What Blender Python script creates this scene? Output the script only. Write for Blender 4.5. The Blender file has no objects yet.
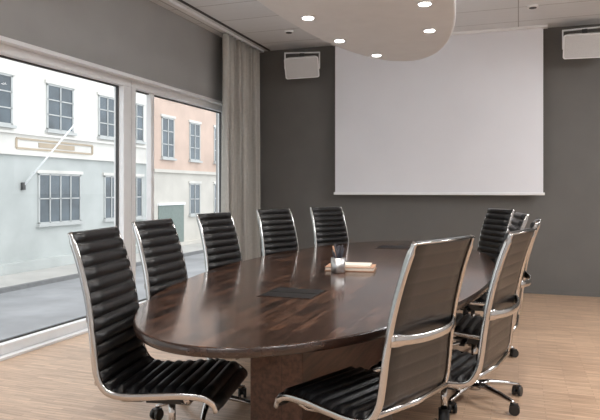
import bpy, math, random
from mathutils import Vector, Matrix
random.seed(3)
S=bpy.context.scene
COL=S.collection
try: S.view_settings.view_transform='Standard'
except Exception: pass

# ---------------------------------------------------------------- materials
def mat(name,col,rough=0.5,metal=0.0,coat=0.0,noise=0.0,nscale=8.0,bump=0.0,bscale=60.0,spec=0.5):
    m=bpy.data.materials.new(name); m.use_nodes=True
    nt=m.node_tree; b=nt.nodes['Principled BSDF']
    b.inputs['Base Color'].default_value=(*col,1)
    b.inputs['Roughness'].default_value=rough
    b.inputs['Metallic'].default_value=metal
    b.inputs['Coat Weight'].default_value=coat
    b.inputs['Specular IOR Level'].default_value=spec
    tc=nt.nodes.new('ShaderNodeTexCoord')
    if noise>0:
        n=nt.nodes.new('ShaderNodeTexNoise'); n.inputs['Scale'].default_value=nscale; n.inputs['Detail'].default_value=4
        nt.links.new(tc.outputs['Object'],n.inputs['Vector'])
        r=nt.nodes.new('ShaderNodeValToRGB')
        r.color_ramp.elements[0].position=0.3; r.color_ramp.elements[1].position=0.7
        r.color_ramp.elements[0].color=(*[c*(1-noise) for c in col],1)
        r.color_ramp.elements[1].color=(*[min(1,c*(1+noise)) for c in col],1)
        nt.links.new(n.outputs['Fac'],r.inputs['Fac']); nt.links.new(r.outputs['Color'],b.inputs['Base Color'])
    if bump>0:
        n2=nt.nodes.new('ShaderNodeTexNoise'); n2.inputs['Scale'].default_value=bscale
        nt.links.new(tc.outputs['Object'],n2.inputs['Vector'])
        bp=nt.nodes.new('ShaderNodeBump'); bp.inputs['Strength'].default_value=bump; bp.inputs['Distance'].default_value=0.01
        nt.links.new(n2.outputs['Fac'],bp.inputs['Height']); nt.links.new(bp.outputs['Normal'],b.inputs['Normal'])
    return m

def brick_mat(name,c1,c2,mortar,bw,rh,ms,rough,swap=False,offset=0.5,coat=0.0,grain=0.25,gsx=3,gsy=60,bias=0.0,spec=0.5):
    m=bpy.data.materials.new(name); m.use_nodes=True
    nt=m.node_tree; b=nt.nodes['Principled BSDF']
    tc=nt.nodes.new('ShaderNodeTexCoord')
    vec=tc.outputs['Object']
    if swap:
        sp=nt.nodes.new('ShaderNodeSeparateXYZ'); cb=nt.nodes.new('ShaderNodeCombineXYZ')
        nt.links.new(vec,sp.inputs[0]); nt.links.new(sp.outputs['Y'],cb.inputs['X']); nt.links.new(sp.outputs['X'],cb.inputs['Y']); nt.links.new(sp.outputs['Z'],cb.inputs['Z'])
        vec=cb.outputs[0]
    br=nt.nodes.new('ShaderNodeTexBrick')
    br.offset=offset; br.inputs['Scale'].default_value=1.0
    br.inputs['Color1'].default_value=(*c1,1); br.inputs['Color2'].default_value=(*c2,1); br.inputs['Mortar'].default_value=(*mortar,1)
    br.inputs['Brick Width'].default_value=bw; br.inputs['Row Height'].default_value=rh; br.inputs['Mortar Size'].default_value=ms
    br.inputs['Bias'].default_value=bias
    nt.links.new(vec,br.inputs['Vector'])
    mp=nt.nodes.new('ShaderNodeMapping'); mp.inputs['Scale'].default_value=(gsx,gsy,gsy)
    nt.links.new(vec,mp.inputs['Vector'])
    n=nt.nodes.new('ShaderNodeTexNoise'); n.inputs['Scale'].default_value=1.0; n.inputs['Detail'].default_value=3
    nt.links.new(mp.outputs[0],n.inputs['Vector'])
    mr=nt.nodes.new('ShaderNodeMapRange'); mr.inputs['From Min'].default_value=0.3; mr.inputs['From Max'].default_value=0.7
    mr.inputs['To Min'].default_value=1-grain; mr.inputs['To Max'].default_value=1+grain
    nt.links.new(n.outputs['Fac'],mr.inputs['Value'])
    mx=nt.nodes.new('ShaderNodeVectorMath'); mx.operation='SCALE'
    nt.links.new(br.outputs['Color'],mx.inputs[0]); nt.links.new(mr.outputs[0],mx.inputs['Scale'])
    nt.links.new(mx.outputs[0],b.inputs['Base Color'])
    b.inputs['Roughness'].default_value=rough; b.inputs['Coat Weight'].default_value=coat; b.inputs['Coat Roughness'].default_value=0.08
    b.inputs['Specular IOR Level'].default_value=spec
    return m

def emis(name,col,s):
    m=bpy.data.materials.new(name); m.use_nodes=True
    b=m.node_tree.nodes['Principled BSDF']
    b.inputs['Base Color'].default_value=(*col,1)
    b.inputs['Emission Color'].default_value=(*col,1); b.inputs['Emission Strength'].default_value=s
    return m

def glass_mat(name,tint,gl):
    m=bpy.data.materials.new(name); m.use_nodes=True
    nt=m.node_tree; nt.nodes.remove(nt.nodes['Principled BSDF'])
    o=nt.nodes['Material Output']; t=nt.nodes.new('ShaderNodeBsdfTransparent'); t.inputs[0].default_value=(*tint,1)
    g=nt.nodes.new('ShaderNodeBsdfGlossy'); g.inputs['Roughness'].default_value=0.02
    x=nt.nodes.new('ShaderNodeMixShader'); x.inputs[0].default_value=gl
    nt.links.new(t.outputs[0],x.inputs[1]); nt.links.new(g.outputs[0],x.inputs[2]); nt.links.new(x.outputs[0],o.inputs['Surface'])
    return m

M={}
M['wall_d']=mat('wall_dark_grey',(0.142,0.137,0.128),0.85,noise=0.04,nscale=3,bump=0.08,bscale=150)
M['wall_l']=mat('wall_mid_grey',(0.36,0.357,0.35),0.85,noise=0.03,nscale=3)
M['wall_w']=mat('wall_offwhite',(0.58,0.58,0.58),0.85,noise=0.03)
M['ceil']=brick_mat('ceiling_tiles',(0.76,0.78,0.80),(0.74,0.76,0.78),(0.40,0.40,0.40),1.2,0.6,0.006,0.9,offset=0.0,grain=0.03)
M['floor']=brick_mat('floor_oak_mosaic',(0.57,0.395,0.27),(0.43,0.285,0.19),(0.30,0.19,0.12),0.30,0.032,0.0014,0.33,grain=0.2,gsx=5,gsy=60)
M['white']=mat('white_paint',(0.86,0.87,0.88),0.4,noise=0.02)
M['canopy']=mat('canopy_plaster',(0.84,0.85,0.86),0.7,noise=0.02)
M['screen']=mat('screen_fabric',(0.80,0.81,0.85),0.9,noise=0.015,nscale=2)
M['blk']=mat('black_plastic',(0.012,0.012,0.012),0.4,noise=0.2)
M['gask']=mat('dark_gasket',(0.05,0.05,0.05),0.6,noise=0.2)
M['leather']=mat('black_leather',(0.007,0.007,0.0075),0.30,noise=0.3,nscale=40,bump=0.12,bscale=220,spec=0.5)
M['chrome']=mat('polished_aluminium',(0.50,0.49,0.48),0.12,metal=1.0,noise=0.03,nscale=20)
M['curtain']=mat('curtain_linen',(0.48,0.465,0.43),0.95,noise=0.05,nscale=30,bump=0.2,bscale=300)
M['table']=brick_mat('walnut_block_top',(0.088,0.043,0.026),(0.013,0.007,0.0055),(0.006,0.0035,0.003),0.30,0.050,0.0018,0.16,swap=True,coat=0.15,grain=0.75,gsx=7,gsy=90,bias=-0.1,spec=0.5)
M['tedge']=mat('walnut_edge',(0.026,0.013,0.009),0.25,noise=0.4,nscale=25,coat=0.2)
M['tbase']=brick_mat('walnut_pedestal',(0.125,0.060,0.037),(0.095,0.045,0.028),(0.04,0.018,0.012),3.0,0.4,0.001,0.4,swap=True,grain=0.45,gsx=3,gsy=40)
M['hatch']=mat('hatch_black',(0.006,0.005,0.005),0.5,noise=0.3,nscale=50,spec=0.25)
M['steel']=mat('brushed_steel',(0.6,0.6,0.6),0.3,metal=1,noise=0.05,nscale=80)
M['paper']=mat('paper_pad',(0.75,0.68,0.58),0.8,noise=0.05,nscale=60)
M['kraft']=mat('kraft_cover',(0.42,0.24,0.15),0.7,noise=0.1,nscale=60)
M['glass']=glass_mat('window_glass',(0.97,0.98,0.98),0.04)
M['lamp']=emis('lamp_disc',(1,0.98,0.95),12)
M['fill_glow']=emis('fill_light_glow',(1,0.99,0.98),3)  # glow of the added fill lights on ceiling and canopy
M['grille']=mat('speaker_grille',(0.60,0.60,0.60),0.7,noise=0.15,nscale=300)
M['fac1']=mat('facade_white_render',(0.66,0.64,0.60),0.9,noise=0.10,nscale=0.8)
M['fac1b']=mat('facade_lower_grey',(0.46,0.48,0.465),0.9,noise=0.10,nscale=0.8)
M['trim']=mat('facade_trim_beige',(0.44,0.36,0.27),0.9,noise=0.08,nscale=2)
M['fac2']=mat('facade_terracotta',(0.54,0.41,0.34),0.9,noise=0.10,nscale=1)
M['fac2b']=mat('facade_cream',(0.56,0.53,0.48),0.9,noise=0.08,nscale=1)
M['fwin']=mat('facade_glass',(0.06,0.08,0.095),0.08,noise=0.5,nscale=0.9,spec=0.7)
M['asph']=mat('asphalt',(0.25,0.255,0.265),0.8,noise=0.2,nscale=0.8,bump=0.2,bscale=40)
M['pave']=mat('paving',(0.42,0.41,0.39),0.9,noise=0.1,nscale=1)
M['kerb']=mat('kerb_stone',(0.18,0.18,0.18),0.9,noise=0.1)
M['pens']=mat('pen_dark',(0.02,0.02,0.03),0.4,noise=0.3)
M['grnd']=mat('green_grey_door',(0.18,0.22,0.20),0.6,noise=0.1)
M['fmunt']=mat('facade_muntin',(0.46,0.47,0.46),0.6,noise=0.05)

# ---------------------------------------------------------------- mesh builder
class MB:
    def __init__(s): s.v=[];s.f=[];s.m=[];s.sm=[];s.mats=[]
    def mi(s,k):
        if k not in s.mats: s.mats.append(k)
        return s.mats.index(k)
    def box(s,lo,hi,k,mtx=None):
        n=len(s.v); i=s.mi(k)
        P=[Vector((x,y,z)) for z in (lo[2],hi[2]) for y in (lo[1],hi[1]) for x in (lo[0],hi[0])]
        if mtx: P=[mtx@p for p in P]
        s.v+=P
        for q in ((0,2,3,1),(4,5,7,6),(0,1,5,4),(2,6,7,3),(0,4,6,2),(1,3,7,5)):
            s.f.append([n+a for a in q]); s.m.append(i); s.sm.append(False)
    def rings(s,R,k,smooth=True,cap=True,closed=False):
        n=len(s.v); i=s.mi(k); c=len(R[0])
        for r in R: s.v+=[Vector(p) for p in r]
        L=len(R)
        for a in range(L if closed else L-1):
            b=(a+1)%L
            for j in range(c):
                j2=(j+1)%c
                s.f.append([n+a*c+j,n+a*c+j2,n+b*c+j2,n+b*c+j]); s.m.append(i); s.sm.append(smooth)
        if cap and not closed:
            s.f.append([n+j for j in range(c)][::-1]); s.m.append(i); s.sm.append(False)
            s.f.append([n+(L-1)*c+j for j in range(c)]); s.m.append(i); s.sm.append(False)
    def cyl(s,p0,p1,r0,k,r1=None,seg=20,smooth=True):
        r1=r0 if r1 is None else r1
        p0=Vector(p0);p1=Vector(p1); d=(p1-p0).normalized()
        u=d.orthogonal().normalized(); w=d.cross(u)
        s.rings([[p+(u*math.cos(2*math.pi*j/seg)+w*math.sin(2*math.pi*j/seg))*r for j in range(seg)] for p,r in ((p0,r0),(p1,r1))],k,smooth)
    def tube(s,path,k,a=0.01,b=None,up=(0,0,1),seg=10,sc=None,pw=2.0):
        b=a if b is None else b
        P=[Vector(p) for p in path]; R=[]
        for i,p in enumerate(P):
            t=(P[min(i+1,len(P)-1)]-P[max(i-1,0)]).normalized()
            side=t.cross(Vector(up)); side=side.normalized() if side.length>1e-5 else t.orthogonal().normalized()
            n=side.cross(t).normalized(); q=sc[i] if sc else 1
            ring=[]
            for j in range(seg):
                th=2*math.pi*j/seg; cx,sx=math.cos(th),math.sin(th)
                cx=math.copysign(abs(cx)**(2/pw),cx); sx=math.copysign(abs(sx)**(2/pw),sx)
                ring.append(p+side*cx*a*q+n*sx*b*q)
            R.append(ring)
        s.rings(R,k)
    def mesh(s,name):
        me=bpy.data.meshes.new(name); me.from_pydata([tuple(v) for v in s.v],[],s.f)
        for k in s.mats: me.materials.append(M[k])
        for p,i,sm in zip(me.polygons,s.m,s.sm): p.material_index=i; p.use_smooth=sm
        import bmesh
        bm=bmesh.new(); bm.from_mesh(me); bmesh.ops.recalc_face_normals(bm,faces=bm.faces[:]); bm.to_mesh(me); bm.free()
        return me
    def obj(s,name,parent=None,bevel=0,me=None):
        o=bpy.data.objects.new(name,s.mesh(name)); COL.objects.link(o)
        if parent: o.parent=parent
        if bevel:
            b=o.modifiers.new('bevel','BEVEL'); b.width=bevel; b.segments=2; b.limit_method='ANGLE'; b.angle_limit=math.radians(50)
        return o
def empty(name,loc=(0,0,0),rz=0):
    e=bpy.data.objects.new(name,None); COL.objects.link(e); e.location=loc; e.rotation_euler=(0,0,rz); e.empty_display_size=0.2
    return e

# ---------------------------------------------------------------- room shell
XL,XR,YB,YF,H=-3.7,3.6,8.24,-2.5,3.32
WZ=2.47; WY0,WY1=-2.1,7.62
b=MB(); b.box((XL-0.25,YF,-0.2),(XR,YB,0),'floor'); b.obj('floor')
b=MB(); b.box((XL-0.25,YF,H),(XR,YB,H+0.2),'ceil'); b.obj('ceiling')
b=MB(); b.box((XL-0.25,YB,-0.2),(XR+0.2,YB+0.2,H+0.2),'wall_d'); b.obj('wall_back')
b=MB()
b.box((XL-0.25,YF,WZ),(XL,YB,H),'wall_l'); b.box((XL-0.25,WY1,0),(XL,YB,WZ),'wall_l'); b.box((XL-0.25,YF,0),(XL,WY0,WZ),'wall_l')
b.obj('wall_left')
b=MB(); b.box((XR,YF,-0.2),(XR+0.2,YB,H+0.2),'wall_w'); b.obj('wall_right')
b=MB(); b.box((XL-0.25,YF-0.2,-0.2),(XR+0.2,YF,H+0.2),'wall_w'); b.obj('wall_front')
b=MB(); b.box((XL,YB-0.012,0),(XR,YB,0.05),'wall_d'); b.obj('baseboard_back')
# windows
def window(name,y0,y1,fr=0.06):
    e=empty(name)
    b=MB(); x0,x1=XL-0.19,XL-0.07
    b.box((x0,y0,0.0),(x1,y1,0.10),'white'); b.box((x0,y0,WZ-0.11),(x1,y1,WZ),'white')
    b.box((x0,y0,0.10),(x1,y0+fr,WZ-0.11),'white'); b.box((x0,y1-fr,0.10),(x1,y1,WZ-0.11),'white')
    b.obj('frame',e,0.006)
    g=MB(); xg=XL-0.15
    gk=0.012
    a0,a1,c0,c1=y0+fr,y1-fr,0.10,WZ-0.11
    g.box((xg-0.01,a0,c0),(xg+0.02,a1,c0+gk),'gask'); g.box((xg-0.01,a0,c1-gk),(xg+0.02,a1,c1),'gask')
    g.box((xg-0.01,a0,c0),(xg+0.02,a0+gk,c1),'gask'); g.box((xg-0.01,a1-gk,c0),(xg+0.02,a1,c1),'gask')
    g.obj('gasket',e)
    g=MB()
    g.v=[Vector((xg,a0,c0)),Vector((xg,a1,c0)),Vector((xg,a1,c1)),Vector((xg,a0,c1))]; g.f=[[0,1,2,3]]; g.m=[g.mi('glass')]; g.sm=[False]
    g.obj('pane',e)
window('window_1',5.40,7.62,0.07)
window('window_2',2.0,5.39,0.13)
window('window_3',-2.1,1.99,0.08)  # unseen window, glazing carried past the camera to add daylight
b=MB(); b.box((XL-0.165,5.80,0.10),(XL-0.10,5.86,WZ-0.11),'white'); b.obj('trim_1',None,0.005)
b=MB(); b.box((XL-0.065,WY0,0),(XL+0.0,WY1,0.02),'white'); b.obj('trim_2')
b=MB(); b.box((XL-0.065,WY0,WZ-0.035),(XL+0.012,WY1,WZ-0.001),'white'); b.obj('trim_3')
# curtain rail
b=MB(); b.box((XL+0.17,-2.3,H-0.03),(XL+0.23,YB-0.05,H),'white'); b.box((XL+0.30,-2.3,H-0.012),(XL+0.33,YB-0.05,H),'gask'); b.obj('curtain_rail')
# curtain
e=MB()
N=260; yA,yB_=6.98,8.10
def cx(t,z):
    ph=t*2*math.pi*9
    amp=0.08*(0.8+0.2*math.sin(t*17))*(0.75+0.25*(1-z/H))
    s_=math.sin(ph+0.25*math.sin(z*1.3+t*6))
    return XL+0.19+amp*math.copysign(abs(s_)**0.8,s_)
zs=[0.02+ (H-0.06)*i/14 for i in range(15)]
R=[]
for z in zs:
    ff=[(cx(i/N,z),yA+(yB_-yA)*i/N+0.008*math.sin(i*0.5+z),z) for i in range(N+1)]
    R.append(ff+[(p[0]-0.004,p[1],p[2]) for p in ff[::-1]])
e.rings(R,'curtain'); e.obj('curtain')

# ceiling small devices
for i,(x,y) in enumerate([(-2.45,6.3),(-2.75,7.3),(0.15,7.2),(0.9,6.4)]):
    b=MB(); b.cyl((x,y,H-0.02),(x,y,H),0.06,'white'); b.cyl((x,y,H-0.024),(x,y,H-0.0195),0.04,'gask'); b.obj('ceiling_sensor')

# ---------------------------------------------------------------- canopy
cx0,cy0,ca,cb,cz=-1.13,4.2,0.70,2.52,2.70
b=MB(); R=[]
for (s,z) in ((0.0,cz),(0.975,cz),(0.99,cz+0.004),(1.0,cz+0.02),(1.0,cz+0.11),(0.985,cz+0.13),(0.0,cz+0.13)):
    ring=[]
    for j in range(96):
        th=2*math.pi*j/96
        ring.append((cx0+(ca*s if s>0.5 else 0.01)*math.cos(th),cy0+(cb*s if s>0.5 else 0.01)*math.sin(th),z))
    R.append(ring)
e=empty('ceiling_canopy')
b.rings(R,'canopy',smooth=False); b.obj('disc',e)
b=MB()
for dx,dy in ((-.35,1.3),(.35,1.3),(-.35,-1.3),(.35,-1.3)):
    b.cyl((cx0+dx,cy0+dy,cz+0.12),(cx0+dx,cy0+dy,H),0.008,'steel',seg=10)
b.obj('hanger',e)
# added fill light on top of the canopy, brightens ceiling and upper walls
b=MB(); b.box((cx0-0.10,cy0-1.6,cz+0.13),(cx0+0.10,cy0+1.6,cz+0.17),'white'); b.box((cx0-0.08,cy0-1.58,cz+0.17),(cx0+0.08,cy0+1.58,cz+0.174),'fill_glow'); b.obj('fill_uplight_box',e)
li=bpy.data.lights.new('fill_uplight','AREA'); li.shape='RECTANGLE'; li.size=0.16; li.size_y=3.1; li.energy=45; li.color=(1,0.985,0.96)
o=bpy.data.objects.new('fill_uplight_lamp',li); COL.objects.link(o); o.location=(cx0,cy0,cz+0.18); o.rotation_euler=(math.pi,0,0); o.parent=e
b=MB(); LP=[(-.47,.49),(.47,.43),(-.44,1.31),(.40,1.22),(-.25,2.03),(-.47,-.5),(.47,-.5),(-.4,-1.4),(.4,-1.4)]
for dx,dy in LP:
    x,y=cx0+dx,cy0+dy
    b.cyl((x,y,cz-0.012),(x,y,cz+0.001),0.056,'white'); b.cyl((x,y,cz-0.016),(x,y,cz-0.0125),0.044,'lamp')
b.obj('downlight',e)
for k,(dx,dy) in enumerate(LP):
    l=bpy.data.lights.new('downlight_bulb','SPOT'); l.energy=26; l.spot_size=math.radians(120); l.spot_blend=0.9; l.shadow_soft_size=0.05; l.color=(1,0.96,0.91)
    o=bpy.data.objects.new('bulb_%d'%k,l); COL.objects.link(o); o.location=(cx0+dx,cy0+dy,cz-0.03); o.parent=e

# ---------------------------------------------------------------- projection screen
e=empty('projection_screen')
b=MB(); b.box((-2.37,8.095,1.27),(0.287,8.10,H-0.005),'screen'); b.obj('fabric',e)
b=MB(); b.box((-2.39,8.085,1.235),(0.305,8.11,1.27),'white'); b.obj('bottom_bar',e,0.005)
b=MB(); b.box((-2.42,8.05,H-0.03),(0.34,8.15,H),'white'); b.obj('casing',e,0.004)

# ---------------------------------------------------------------- speakers
def speaker(x,y,z,rz,roll):
    e=empty('wall_speaker',(x,y,z),rz)
    t=math.radians(22); mt=Matrix.Rotation(roll,4,'Y')@Matrix.Rotation(t,4,'X')
    w,h=0.235,0.145
    def rr(w,h,y,r=0.03):
        pts=[]
        for cxs,czs,a0 in ((1,1,0),(-1,1,90),(-1,-1,180),(1,-1,270)):
            for k in range(5):
                a=math.radians(a0+k*22.5)
                pts.append(mt@Vector((cxs*(w-r)+r*math.cos(a),y,czs*(h-r)+r*math.sin(a))))
        return pts
    b=MB()
    b.rings([rr(w*0.75,h*0.7,0.13),rr(w*0.88,h*0.88,0.08),rr(w,h,-0.08),rr(w*0.99,h*0.98,-0.09)],'white',smooth=False)
    b.obj('cabinet',e)
    b=MB(); b.rings([rr(w*0.93,h*0.9,-0.088,0.02),rr(w*0.92,h*0.89,-0.097,0.02)],'grille',smooth=False); b.obj('grille',e)
    b=MB(); b.box((-0.03,0.08,-0.06),(0.03,YB-y-0.03,0.0),'white'); b.box((-0.06,YB-y-0.045,-0.10),(0.06,YB-y-0.03,0.06),'white')
    b.box((-0.03,-0.015,0.13),(0.03,0.015,0.2),'gask')
    for sg in (-1,1): b.box((sg*(w+0.004)-0.008,-0.02,-0.03),(sg*(w+0.004)+0.008,0.02,0.20),'white')
    b.box((-w,-0.02,0.185),(w,0.02,0.20),'white')
    b.obj('bracket',e,0.004)
speaker(-2.81,7.98,3.0,math.radians(14),math.radians(-3)); speaker(0.74,7.98,3.02,math.radians(-4),math.radians(2))

# ---------------------------------------------------------------- table
TX,TY,TA,TB,TZ=-1.1,4.37,0.95,2.43,0.74
e=empty('conference_table',(TX,TY,0))
b=MB(); R=[]
for (s,z) in ((0.01,TZ-0.045),(0.985,TZ-0.045),(0.996,TZ-0.040),(1.0,TZ-0.032),(1.0,TZ-0.006),(0.998,TZ-0.002)):
    R.append([(TA*s*math.cos(2*math.pi*j/160),TB*s*math.sin(2*math.pi*j/160),z) for j in range(160)])
b.rings(R,'tedge'); b.obj('edge',e)
b=MB(); R=[[(TA*s*math.cos(2*math.pi*j/160),TB*s*math.sin(2*math.pi*j/160),z) for j in range(160)] for s,z in ((0.998,TZ-0.003),(0.996,TZ))]
b.rings(R,'table',smooth=False); b.obj('top',e)
b=MB(); b.box((-0.17,-1.55,0.0),(0.11,1.55,TZ-0.045),'tbase'); b.obj('pedestal',e,0.004)
b=MB(); b.box((-0.4,-1.3,TZ-0.075),(0.38,1.3,TZ-0.045),'tedge'); b.obj('subframe',e)
for hy in (-1.25,1.58):
    b=MB(); b.box((-0.20,hy-0.15,TZ),(0.10,hy+0.15,TZ+0.0025),'tedge'); b.box((-0.19,hy-0.14,TZ+0.0025),(0.09,hy-0.006,TZ+0.004),'hatch')
    b.box((-0.19,hy+0.006,TZ+0.0025),(0.09,hy+0.14,TZ+0.004),'hatch'); b.obj('cable_hatch',e)
# pen holder
e=empty('pen_holder',(-1.156,4.02,TZ))
b=MB(); R=[]
for r,z in ((0.045,0),(0.049,0.003),(0.049,0.10),(0.046,0.10),(0.045,0.006)):
    R.append([(r*math.cos(2*math.pi*j/32),r*math.sin(2*math.pi*j/32),z) for j in range(32)])
b.rings(R,'steel'); b.obj('cup',e)
b=MB()
for k in range(13):
    a=k*2.3
    p0=(0.014*math.cos(a+2.5),0.014*math.sin(a+2.5),0.008); p1=(0.040*math.cos(a),0.040*math.sin(a),0.165+0.025*math.sin(k*1.7))
    b.cyl(p0,p1,0.006,'pens' if k!=4 else 'kraft',seg=8)
b.obj('pens',e)
e=empty('notepad_stack',(-1.09,4.19,TZ+0.001),math.radians(8))
b=MB(); b.box((-0.19,-0.11,0),(0.15,0.11,0.006),'kraft'); b.box((-0.185,-0.105,0.006),(0.145,0.105,0.024),'paper'); b.box((-0.19,-0.11,0.024),(0.15,0.11,0.027),'kraft')
b.obj('pads',e,0.001)
b=MB(); b.box((-0.15,-0.08,0.027),(0.12,0.09,0.040),'paper'); b.obj('notes',e,0.001)

# ---------------------------------------------------------------- chair parts
ctrl=[(0.280,.398),(0.265,.434),(0.218,.458),(0.12,.462),(0.0,.452),(-0.12,.446),(-0.195,.462),(-0.235,.52),(-0.250,.60),(-0.262,.70),(-0.285,.84),(-0.325,.99),(-0.372,1.12)]
def catmull(P,n=24):
    out=[]; Q=[P[0]]+P+[P[-1]]
    for i in range(1,len(Q)-2):
        for k in range(n):
            t=k/n; r=[]
            for d in range(2):
                a,bb,c,dd=Q[i-1][d],Q[i][d],Q[i+1][d],Q[i+2][d]
                r.append(0.5*((2*bb)+(-a+c)*t+(2*a-5*bb+4*c-dd)*t*t+(-a+3*bb-3*c+dd)*t**3))
            out.append(tuple(r))
    out.append(P[-1]); return out
raw=catmull(ctrl)
acc=[0]
for i in range(1,len(raw)): acc.append(acc[-1]+math.dist(raw[i],raw[i-1]))
Ltot=acc[-1]
def at(s):
    s=max(0,min(Ltot,s))
    for i in range(1,len(acc)):
        if acc[i]>=s:
            t=(s-acc[i-1])/(acc[i]-acc[i-1]+1e-9)
            return (raw[i-1][0]+(raw[i][0]-raw[i-1][0])*t, raw[i-1][1]+(raw[i][1]-raw[i-1][1])*t)
    return raw[-1]
def frame(s):
    p=at(s); a=at(s-0.006); c=at(s+0.006)
    tx,tz=c[0]-a[0],c[1]-a[1]; l=math.hypot(tx,tz); tx/=l; tz/=l
    return p,(tx,tz),(tz,-tx)
def halfw(s):
    u=s/Ltot
    return 0.235-0.03*max(0,(u-0.35))/0.65
def build_chair_meshes():
    out={}
    b=MB(); R=[]; n=int(round(Ltot/0.055)); pitch=Ltot/n; NS=n*10
    fr=[-1,-.965,-.9,-.6,-.2,.2,.6,.9,.965,1]
    for i in range(NS+1):
        s=Ltot*i/NS; p,T,Nn=frame(s); w=halfw(s)
        rib=abs(math.sin(math.pi*s/pitch))**0.5
        endf=min(1,s/0.01,(Ltot-s)/0.01); endf=max(0.3,endf)
        ring=[]
        for f in fr:
            e_=max(0.15,min(1,(1-abs(f))/0.1))
            off=(0.004+0.022*rib)*e_*endf
            ring.append((p[0]+Nn[0]*off,f*w,p[1]+Nn[1]*off))
        for f in fr[::-1]:
            e_=max(0.2,min(1,(1-abs(f))/0.08))
            off=-(0.009+0.002*rib)*e_*endf
            ring.append((p[0]+Nn[0]*off,f*w,p[1]+Nn[1]*off))
        R.append(ring)
    b.rings(R,'leather'); out['seat_and_back']=b.mesh('chair_sling')
    b=MB()
    for sg in (-1,1):
        R=[]
        for i in range(91):
            s=Ltot*i/90; p,T,Nn=frame(s); w=halfw(s)+0.008
            k=1.0 if 2<i<88 else 0.7
            ring=[]
            for j in range(12):
                th=2*math.pi*j/12; c_,s_=math.cos(th),math.sin(th)
                c_=math.copysign(abs(c_)**0.6,c_); s_=math.copysign(abs(s_)**0.6,s_)
                u=c_*0.008*k; v=s_*0.0145*k-0.004
                ring.append((p[0]+Nn[0]*v,sg*w+u,p[1]+Nn[1]*v))
            R.append(ring)
        b.rings(R,'chrome')
    sb=Ltot*0.69
    p,T,Nn=frame(sb); w=halfw(sb)+0.01
    path=[]
    for i in range(17):
        f=-1+2*i/16; bul=0.045*(1-abs(f)**2.5)
        path.append((p[0]-0.012-bul,f*w,p[1]-0.008*(1-f*f)))
    b.tube(path,'chrome',0.007,0.018,pw=3,sc=[1.3 if abs(-1+2*i/16)>0.85 else 1 for i in range(17)])
    p,T,Nn=frame(Ltot-0.008); w=halfw(Ltot)+0.01
    b.tube([(p[0]-0.012,-w,p[1]),(p[0]-0.016,0,p[1]),(p[0]-0.012,w,p[1])],'chrome',0.004,0.004)
    for xe,xm in ((0.15,0.05),(-0.15,-0.05)):
        for sg in (-1,1):
            b.tube([(xm,sg*0.03,.385),(xm+(xe-xm)*.5,sg*.12,.390),(xe*0.95,sg*.2,.415),(xe,sg*.242,.447)],'chrome',0.016,0.009,sc=[1.2,1,0.9,0.8])
    p,T,Nn=frame(Ltot*0.46)
    b.tube([(p[0]-.02,-.24,p[1]),(p[0]-.03,0,p[1]-.01),(p[0]-.02,.24,p[1])],'chrome',0.008,0.012)
    out['frame']=b.mesh('chair_frame')
    b=MB(); b.box((-0.10,-0.055,.355),(0.10,0.055,.405),'blk'); b.box((0.03,0.05,.37),(0.06,0.19,.38),'blk'); b.cyl((0,0,.22),(0,0,.36),0.016,'chrome'); b.cyl((0,0,.09),(0,0,.24),0.027,'blk')
    out['column']=b.mesh('chair_column')
    b=MB(); b.cyl((0,0,.070),(0,0,.125),0.042,'chrome',r1=0.032)
    for k in range(5):
        a=2*math.pi*k/5; c,s=math.cos(a),math.sin(a)
        b.tube([(c*r,s*r,z) for r,z in ((0.02,.10),(0.10,.104),(0.2,.092),(0.29,.076),(0.312,.072))],'chrome',0.019,0.013,sc=[1.35,1.15,0.95,0.75,0.5],pw=2.6)
    out['star_base']=b.mesh('chair_base')
    b=MB()
    for k in range(5):
        a=2*math.pi*k/5; c,s=math.cos(a),math.sin(a); r=0.295
        o=Vector((c*r,s*r,0)); aa=a+0.7; d=Vector((math.cos(aa),math.sin(aa),0)); q=Vector((-d.y,d.x,0))
        b.cyl(o+Vector((0,0,.045)),o+Vector((0,0,.078)),0.010,'blk',seg=10)
        w0=o+d*0.012+Vector((0,0,.030))
        b.cyl(w0+q*0.007,w0+q*0.026,0.030,'blk'); b.cyl(w0-q*0.007,w0-q*0.026,0.030,'blk'); b.cyl(w0-q*0.02,w0+q*0.02,0.012,'blk',seg=10)
        b.box((-0.024,-0.02,0.045),(0.02,0.02,0.062),'blk',Matrix.Translation(w0-Vector((0,0,.030)))@Matrix.Rotation(aa,4,'Z'))
    out['casters']=b.mesh('chair_casters')
    return out
CM=build_chair_meshes()
def chair(x,y,deg,star=0):
    e=empty('office_chair',(x,y,0),math.radians(deg))
    for k,me in CM.items():
        o=bpy.data.objects.new(k,me); COL.objects.link(o); o.parent=e
        if k in('star_base','casters'): o.rotation_euler=(0,0,math.radians(star))
for c in [(-1.47,2.41,11,10),(-1.70,3.2,3,0),(-1.88,4.25,-8,20),(-1.84,5.24,-23,0),(-1.60,6.02,-31,5),
          (-0.60,2.48,157,20),(-0.34,3.04,166,10),(-0.26,3.95,176,0),(-0.34,5.03,190,30),(-0.47,5.99,213,0)]:
    chair(*c)

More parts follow.
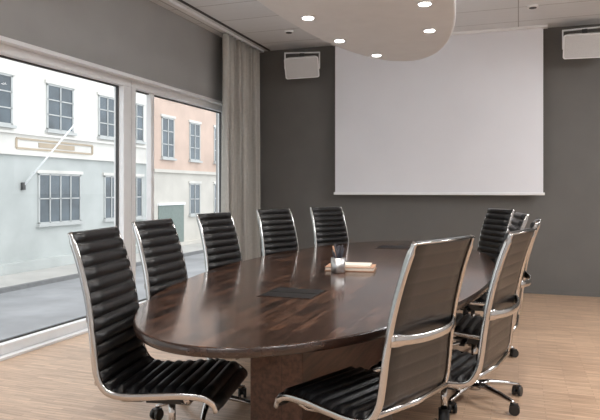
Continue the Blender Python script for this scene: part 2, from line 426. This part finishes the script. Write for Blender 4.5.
# ---------------------------------------------------------------- outside
G=-1.5
b=MB(); b.box((-13.2,-15,G-0.2),(XL-0.3,60,G),'asph'); b.obj('street')
b=MB(); b.box((-15.15,-15,G-0.2),(-13.35,60,G+0.13),'pave'); b.box((-13.35,-15,G-0.2),(-13.2,60,G+0.12),'kerb'); b.obj('sidewalk')
def fwindow(b,y0,y1,z0,z1,nx,nz,x=-15.5,frm='fmunt'):
    b.box((x-0.05,y0,z0),(x+0.012,y1,z1),'fwin')
    t=0.07
    for i in range(nx+1):
        tt=t if i in(0,nx) else 0.05
        yy=y0+(y1-y0)*i/nx; b.box((x,yy-tt/2,z0),(x+0.04,yy+tt/2,z1),frm)
    for i in range(nz+1):
        tt=t if i in(0,nz) else 0.04
        zz=z0+(z1-z0)*i/nz; b.box((x,y0-tt/2,zz-tt/2),(x+0.04,y1+tt/2,zz+tt/2),frm)
    b.box((x,y0-0.1,z0-0.12),(x+0.14,y1+0.1,z0-0.03),frm)
    b.box((x,y0-0.12,z1+0.03),(x+0.07,y1+0.12,z1+0.14),'fac1')
b=MB(); x=-15.5
b.box((x-6,-12,G),(x,23.4,2.5),'fac1b'); b.box((x-6,-12,2.5),(x,23.4,10),'fac1')
b.box((x,-12,2.45),(x+0.12,23.4,2.55),'fac1'); b.box((x,-12,3.14),(x+0.10,23.4,3.22),'fac1')
b.box((x,-12,G),(x+0.33,23.4,G+0.45),'fac1b')
for y0,y1 in ((15.8,19.6),(9,13)):
    for z in (2.68,3.0): b.box((x,y0,z-0.03),(x+0.04,y1,z+0.03),'trim')
    for y in (y0,y1): b.box((x,y-0.03,2.68),(x+0.04,y+0.03,3.0),'trim')
    b.box((x,y0+1,2.76),(x+0.02,y1-1,2.92),'trim')
for y0,y1 in ((14.3,15.6),(17.2,18.5),(20.0,21.05),(11.2,12.5),(8.2,9.5),(22.0,23.0)):
    fwindow(b,y0,y1,3.42,5.0,2,3); fwindow(b,y0,y1,6.6,8.2,2,3)
for y0,y1 in ((16.8,18.9),(12.2,14.2),(8.0,10.0)): fwindow(b,y0,y1,0.15,1.85,4,2)
for y0,y1 in ((20.35,21.2),(22.1,22.9)): fwindow(b,y0,y1,0.15,1.85,2,2)
b.obj('white_building')
b=MB()
b.box((x-6,23.45,G),(x+0.2,45,2.2),'fac2b'); b.box((x-6,23.45,2.2),(x+0.2,45,9),'fac2'); b.box((x+0.2,23.45,2.1),(x+0.32,45,2.25),'fac2b')
b.box((x,23.45,G),(x+0.33,45,G+0.3),'fac2b')
for y0,y1 in ((24.2,25.2),(26.7,27.7),(29.3,30.3),(32,33)):
    fwindow(b,y0,y1,2.8,4.62,2,3,x+0.2); fwindow(b,y0,y1,5.7,7.4,2,3,x+0.2)
for y0,y1 in ((26.7,27.7),(29.3,30.3)): fwindow(b,y0,y1,0.1,1.6,2,2,x+0.2)
b.box((x+0.15,23.9,G+0.3),(x+0.24,26.1,0.6),'grnd'); b.box((x+0.2,23.85,0.6),(x+0.3,26.15,0.7),'white')
b.obj('terracotta_building')
b=MB(); b.cyl((-15.45,16.06,1.43),(-14.3,18.0,4.3),0.035,'white',r1=0.02,seg=10); b.box((-15.5,16.0,1.3),(-15.4,16.12,1.55),'gask'); b.obj('flagpole')

# ---------------------------------------------------------------- lights
def fill_panel(x,y,w,l,pw):  # invented fill light on the ceiling, kept out of view to brighten the room
    e=empty('fill_light_panel',(x,y,H))
    b=MB(); b.box((-w/2,-l/2,-0.03),(w/2,l/2,0),'white'); b.box((-w/2+.02,-l/2+.02,-0.034),(w/2-.02,l/2-.02,-0.0305),'fill_glow'); b.obj('fill_housing',e)
    li=bpy.data.lights.new('fill_panel_lamp','AREA'); li.shape='RECTANGLE'; li.size=w-.04; li.size_y=l-.04; li.energy=pw; li.color=(0.98,0.985,1.0)
    o=bpy.data.objects.new('tube',li); COL.objects.link(o); o.parent=e; o.location=(0,0,-0.04)
fill_panel(1.5,1.0,0.6,2.4,100); fill_panel(2.3,5.2,0.6,2.4,115); fill_panel(-1.0,-0.8,2.4,0.6,110)

w=bpy.data.worlds.new('overcast'); S.world=w; w.use_nodes=True
nt=w.node_tree; bg=nt.nodes['Background']
tc=nt.nodes.new('ShaderNodeTexCoord'); sp=nt.nodes.new('ShaderNodeSeparateXYZ'); nt.links.new(tc.outputs['Generated'],sp.inputs[0])
r=nt.nodes.new('ShaderNodeValToRGB'); r.color_ramp.elements[0].color=(0.80,0.85,0.90,1); r.color_ramp.elements[1].color=(0.97,0.985,1,1)
nt.links.new(sp.outputs['Z'],r.inputs['Fac']); nt.links.new(r.outputs[0],bg.inputs['Color']); bg.inputs['Strength'].default_value=2.6

# ---------------------------------------------------------------- camera
cam=bpy.data.cameras.new('camera'); co=bpy.data.objects.new('camera',cam); COL.objects.link(co)
co.location=(0,0,1.3); co.rotation_euler=(math.radians(90),0,math.radians(19.6))
cam.sensor_width=36; cam.lens=36.8; cam.shift_y=-20/600; cam.clip_start=0.05; cam.clip_end=300
S.camera=co
